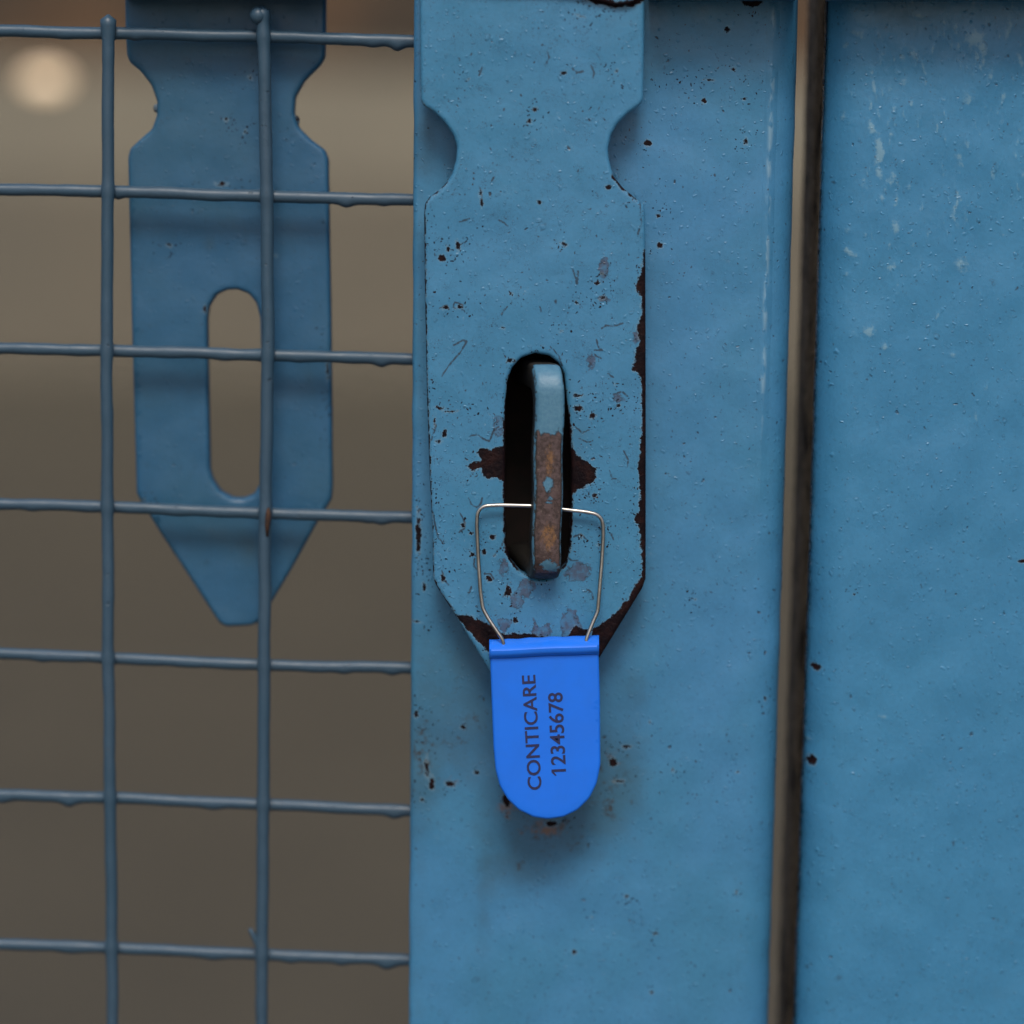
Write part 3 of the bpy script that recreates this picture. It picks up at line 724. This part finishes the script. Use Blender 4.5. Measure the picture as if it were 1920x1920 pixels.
sp = [(1129, 514, 4, 4), (1120, 532, 5, 4), (1128, 558, 8, 5), (1081, 568, 4, 4), (943, 614, 4, 5), (959, 553, 4, 5), (957, 676, 8, 5), (1053, 620, 3, 3), (835, 578, 6, 4), (862, 577, 8, 4), (834, 813, 5, 7), (822, 829, 7, 6),
      (1160, 760, 5, 5), (1155, 720, 4, 4), (1085, 742, 10, 5), (1085, 765, 8, 7), (884, 999, 5, 4), (868, 985, 5, 8), (923, 1007, 6, 6), (885, 1039, 6, 5), (908, 1036, 5, 6), (927, 1042, 5, 4), (917, 1085, 6, 7),
      (952, 1108, 7, 12), (830, 1084, 5, 9), (966, 1163, 5, 6), (1090, 1006, 6, 5), (1122, 1022, 6, 4), (1115, 929, 5, 5), (1002, 205, 5, 4), (901, 363, 5, 6), (903, 380, 3, 10), (1011, 379, 4, 4), (1057, 458, 6, 6), (1057, 138, 6, 5), (878, 148, 4, 3),
      (858, 462, 5, 12), (827, 484, 8, 8), (840, 467, 5, 6), (992, 228, 5, 4), (1085, 30, 8, 3), (1155, 134, 4, 6), (825, 766, 12, 4), (845, 771, 14, 3), (815, 790, 3, 12), (1110, 780, 8, 6), (1130, 985, 5, 3), (1010, 1010, 2, 2), (1141, 350, 6, 5)]
for (cx, cy, rx, ry_) in sp: rust = np.minimum(rust, ell(P, cx, cy, rx, ry_)+1.2)
SCR = [[(828, 705), (846, 680), (862, 662), (876, 640), (868, 638), (850, 648)], [(862, 416), (880, 410)], [(1074, 506), (1079, 520), (1081, 533)], [(1084, 508), (1083, 532)], [(1118, 636), (1122, 650), (1129, 657), (1114, 656)],
       [(1128, 616), (1136, 610), (1150, 612), (1168, 606)], [(1032, 650), (1040, 658), (1048, 668), (1054, 686)], [(812, 786), (818, 798), (812, 815), (808, 826)], [(880, 818), (895, 814), (905, 822), (918, 828), (926, 806), (936, 800)],
       [(850, 577), (852, 566), (868, 572), (866, 582)], [(824, 578), (838, 572), (842, 580)], [(940, 590), (946, 580), (952, 574)], [(1012, 575), (1015, 584)], [(1110, 660), (1118, 668), (1128, 672)], [(1140, 700), (1150, 708)],
       [(878, 934), (884, 946), (894, 952), (902, 944), (904, 934)], [(862, 962), (870, 975), (872, 990), (860, 998)], [(812, 960), (816, 985), (822, 1008), (832, 1020)], [(890, 1048), (888, 1062), (898, 1070)], [(908, 1076), (920, 1076), (926, 1086)],
       [(945, 1012), (938, 1028), (930, 1034)], [(1075, 1006), (1090, 1002), (1102, 1014)], [(1060, 1040), (1072, 1052), (1084, 1050)], [(952, 1092), (948, 1112), (942, 1120)], [(828, 1068), (834, 1088), (842, 1098)],
       [(1100, 1104), (1110, 1112), (1112, 1124)], [(884, 1100), (880, 1112)], [(1078, 800), (1092, 812), (1104, 806)], [(1086, 822), (1102, 830), (1112, 826)], [(1170, 846), (1178, 862), (1176, 876)], [(1142, 882), (1148, 896), (1156, 898)],
       [(904, 126), (898, 142)], [(1072, 128), (1082, 136), (1094, 134)], [(1026, 96), (1030, 108), (1024, 120)], [(1108, 122), (1114, 136), (1112, 146)], [(934, 412), (946, 418), (952, 424)], [(900, 352), (904, 372), (903, 384)], [(1150, 740), (1166, 734), (1178, 744)],
       [(1200, 380), (1202, 420), (1196, 440)], [(922, 340), (926, 332)], [(802, 812), (806, 832)], [(1146, 1000), (1150, 1012)], [(846, 1200), (856, 1206)]]
scr = np.full(len(P), 40.)
for q_ in SCR: scr = np.minimum(scr, pdist(P, q_, False)+.3)
primer = mn(np.full(len(P), 40.), ell(P, 1084, 1073, 24, 17, -15), ell(P, 986, 1102, 14, 18, 20), ell(P, 970, 1126, 11, 17), sdf(P, [(1000, 1160), (1012, 1180), (1030, 1165), (1032, 1200), (998, 1200)]),
            sdf(P, [(1055, 1200), (1052, 1165), (1064, 1142), (1080, 1148), (1088, 1172), (1092, 1200)]), ell(P, 945, 1171, 11, 12), ell(P, 1132, 503, 9, 16), ell(P, 935, 800, 12, 22)+2, ell(P, 1108, 678, 9, 16)+2, ell(P, 1159, 747, 8, 6), ell(P, 945, 1065, 8, 14), ell(P, 1193, 632, 6, 9), ell(P, 1132, 560, 9, 5))
stain_shade = np.clip(.35*gauss(P, 1140, 60, 50, 60)+.35*gauss(P, 1090, 820, 50, 60)+.3*gauss(P, 960, 1140, 120, 50)+.22*gauss(P, 920, 850, 50, 60), 0, 1)
ob = mesh_obj('strap_plate', V, Fc, M_hasp, hasp, base=hbase, attrs={'rust': rust, 'primer': primer, 'stain_shade': stain_shade, 'scratch': scr, 'orange': .8*gauss(P, 1150, 8, 30, 12)})
recalc(ob)
# hinge leaf that laps over the strap right at the top of the picture
V, Fc, P = plate([(1104, -3), (1130, 3), (1152, 9), (1178, 8), (1192, 2), (1200, -8), (1212, -14), (1212, -240), (800, -240), (800, -22), (900, -14), (1000, -12), (1070, -10)], [], -0.0012, 0.0013, 0.0004, 5, 12)
ob = mesh_obj('hinge_leaf', V, Fc, M_hasp, hasp, base=hbase, attrs={'rust': np.abs(pdist(P, [(1104, -3), (1130, 3), (1152, 9), (1178, 8), (1192, 2), (1200, -8)], False))-7, 'primer': np.full(len(P), 40.), 'stain_shade': np.full(len(P), .3), 'scratch': np.full(len(P), 40.), 'orange': np.zeros(len(P))})
recalc(ob)

# ------------------------------------------------------------------ strap behind the mesh
YB = 0.0222
BO = [(232, -200), (234, 60), (237, 104), (243, 118), (262, 133), (283, 160), (294, 190), (293, 217), (284, 242), (262, 261), (243, 279), (239, 296), (246, 600), (255, 925), (261, 938), (300, 1000), (345, 1068), (402, 1156), (412, 1170), (425, 1176),
      (470, 1174), (484, 1168), (500, 1145), (545, 1070), (592, 985), (621, 938), (623, 915), (620, 600), (615, 298), (608, 281), (582, 262), (560, 240), (551, 213), (553, 182), (570, 152), (600, 122), (609, 107), (610, 60), (611, -200)]
BS = [(388, 600), (391, 575), (405, 553), (425, 544), (445, 543), (466, 551), (480, 568), (487, 595), (490, 700), (492, 870), (488, 905), (475, 928), (455, 936), (435, 935), (412, 922), (398, 900), (393, 880), (390, 740)]
bbase = at([430], [-200], YB)[0]
hb = thing('hasp', 'unlocked blue hasp strap hanging behind the wire mesh, empty slot', 'hasp', tuple(bbase), 'slotted steel hasp straps')
V, Fc, P = plate(BO, [BS], YB, 0.0036, 0.0009, 4.0, 7.0, wav=0.00014, seed=8)
ob = mesh_obj('strap_plate', V, Fc, M_back, hb, base=bbase, attrs={'rust': mn(np.full(len(P), 40.), ell(P, 415, 345, 10, 4), ell(P, 315, 460, 7, 4)+1, ell(P, 470, 145, 6, 5)+1, ell(P, 424, 225, 6, 6)+2, ell(P, 460, 245, 5, 7)+2, ell(P, 384, 580, 4, 7)+1, ell(P, 515, 480, 7, 4)+2, ell(P, 614, 690, 4, 30)+2, ell(P, 265, 937, 8, 3)+1), 'primer': np.full(len(P), 40.),
    'stain_shade': np.clip(.5*gauss(P, 392, 455, 16, 22)+.6*gauss(P, 470, 1030, 30, 40)+.4*gauss(P, 400, 1000, 60, 40)+.3*gauss(P, 580, 700, 40, 90)+.4*gauss(P, 420, 10, 200, 40), 0, 1), 'orange': np.zeros(len(P))})  # band across the top is overhead shade painted in, the rest dirt
recalc(ob)
for (x, y, r) in ((293, 203, .0007), (556, 226, .0008)):
    blob('paint_blob', x, y, YB+.0012, r, .8, 1.2, M_back, hb, bbase)
bar('hood_plate', 215, 630, -200, -8, YB-0.0110, YB-.0002, hb, bbase, M_back)

# ------------------------------------------------------------------ padlock seal
YT = -0.0048
sbase = at([1025], [1537], YT)[0]
seal = thing('padlock_seal', 'bright blue plastic padlock seal printed CONTICARE 12345678, hanging from staple', 'security seal', tuple(sbase))
TO = [(918, 1212), (921, 1300), (925, 1400), (929, 1445), (937, 1475), (952, 1500), (973, 1520), (1000, 1533), (1027, 1537), (1056, 1533), (1083, 1520), (1105, 1498), (1119, 1470), (1126, 1435), (1125, 1300), (1122, 1206)]
V, Fc, P = plate(TO, [], YT, 0.0030, 0.00055, 3, 12, wav=0.00005)
ob = mesh_obj('tag_body', V, Fc, M_tag, seal, base=sbase); recalc(ob)
# cap: ridge across the top with sloping upper face
def cap():
    n = 60; V = []; prof_ = [(1231.0, 0.0), (1229, -0.00028), (1226.5, -0.00075), (1222, -0.00105), (1216, -0.00105), (1212.5, -0.0008), (1204, 0.0004), (1197, 0.0019), (1195, 0.0026), (1194.5, 0.0034), (1200, 0.0040), (1231, 0.0040)]
    for i in range(n+1):
        t = i/n; x = 917.5+(1123-917.5)*t; dy = 4.5-8.5*t*1.0
        e = min(t, 1-t)*n; k = 1 if e >= 1 else 0.6
        for (py, yo) in prof_:
            yy = py+dy+0.5*math.sin(t*9)
            if py < 1200 and 0.15 < t < 0.85: yy += 0.6*math.sin(t*30)
            V.append(at([x+(2 if i == 0 else -2 if i == n else 0)*0], [yy], YT+yo*k)[0])
    m = len(prof_); Fc = []
    for i in range(n):
        for k in range(m):
            k2 = (k+1) % m; Fc.append((i*m+k, i*m+k2, (i+1)*m+k2, (i+1)*m+k))
    Fc.append(tuple(range(m))); Fc.append(tuple(n*m+k for k in range(m))[::-1])
    ob = mesh_obj('cap', V, Fc, M_tag, seal, base=sbase, smooth=True); recalc(ob)
    md = ob.modifiers.new('edge', 'EDGE_SPLIT'); md.split_angle = math.radians(38)
cap()
# shackle wire
sp_ = [(1099, 1212, -.0042), (1099, 1200, -.0042), (1104, 1186, -.0039), (1112, 1166, -.0034), (1121, 1146, -.0030), (1123, 1120, -.0028), (1128, 1060, -.0022), (1131, 1010, -.0018), (1131, 985, -.0018), (1128, 972, -.0018), (1119, 964, -.0018), (1100, 960, -.0018), (1055, 955, -.0017),
       (1020, 950, -.0016), (990, 948, -.0016), (940, 947, -.0018), (912, 948, -.0018), (901, 952, -.0018), (895, 962, -.0018), (894, 985, -.0019), (897, 1050, -.0022), (901, 1110, -.0027), (905, 1140, -.0030), (916, 1160, -.0034), (932, 1184, -.0039), (942, 1198, -.0042), (945, 1212, -.0042)]
S = np.array(sp_); W = np.vstack([at([a], [b], c)[0] for a, b, c in sp_])
s_ = np.r_[0, np.cumsum(np.linalg.norm(np.diff(W, axis=0), axis=1))]; t_ = np.linspace(0, s_[-1], 420)
W = np.stack([np.interp(t_, s_, W[:, k]) for k in range(3)], 1)
kk = np.hanning(15); kk /= kk.sum()
for c in range(3):
    e = np.r_[np.full(7, W[0, c]), W[:, c], np.full(7, W[-1, c])]; W[:, c] = np.convolve(e, kk, 'valid')
V, Fc = tube(W, lambda i, s, d, p: 0.00037, 12)
ob = mesh_obj('shackle_wire', V, Fc, M_steel, seal, base=sbase); recalc(ob)

def text(body, p_bot, p_top, cap_px, name):
    """text reading upward: baseline runs from p_bot to p_top (photo px)"""
    cu = bpy.data.curves.new(name, 'FONT'); cu.body = body; cu.size = 1.0; cu.extrude = 0.0; cu.resolution_u = 6; cu.offset = 0.011
    to = bpy.data.objects.new('tmp', cu); sc.collection.objects.link(to)
    bpy.context.view_layer.update()
    dg = bpy.context.evaluated_depsgraph_get()
    me = bpy.data.meshes.new_from_object(to.evaluated_get(dg)); bpy.data.objects.remove(to)
    co = np.array([v.co[:] for v in me.vertices]); F_ = [tuple(p.vertices) for p in me.polygons]
    x0, x1 = co[:, 0].min(), co[:, 0].max(); y0, y1 = co[:, 1].min(), co[:, 1].max()
    if body[0] == '1':          # printed numeral one has a flag
        n0 = len(co); f = 0.17; co = np.vstack([co[:, :2], [(x0, y1), (x0-f, y1-.17), (x0-f, y1-.25), (x0, y1-.12), (x0+.001, y1-.06)]]); co = np.c_[co[:, :2], np.zeros(len(co))]
        F_.append((n0, n0+1, n0+2, n0+3)); x0 -= f
    u = (co[:, 0]-x0)/(x1-x0); v = (co[:, 1]-y0)/(y1-y0)
    pb, pt_ = np.array(p_bot, float), np.array(p_top, float)
    d = (pt_-pb)/np.linalg.norm(pt_-pb); nrm = np.array([d[1], -d[0]])   # towards letter tops (left)
    q = pb[None]+(pt_-pb)[None]*u[:, None]+nrm[None]*(cap_px*v)[:, None]
    V = at(q[:, 0], q[:, 1], YT-0.00007)
    ob = mesh_obj(name, V, F_, M_ink, seal, base=sbase, smooth=False)
    bpy.data.meshes.remove(me)
    bpy.context.view_layer.objects.active = ob
    md = ob.modifiers.new('thick', 'SOLIDIFY'); md.thickness = 0.00005; md.offset = 0
    return ob
text('CONTICARE', (1016, 1480), (1004, 1265), 26, 'printed_name')
text('12345678', (1062, 1453), (1055, 1298), 28, 'printed_number')
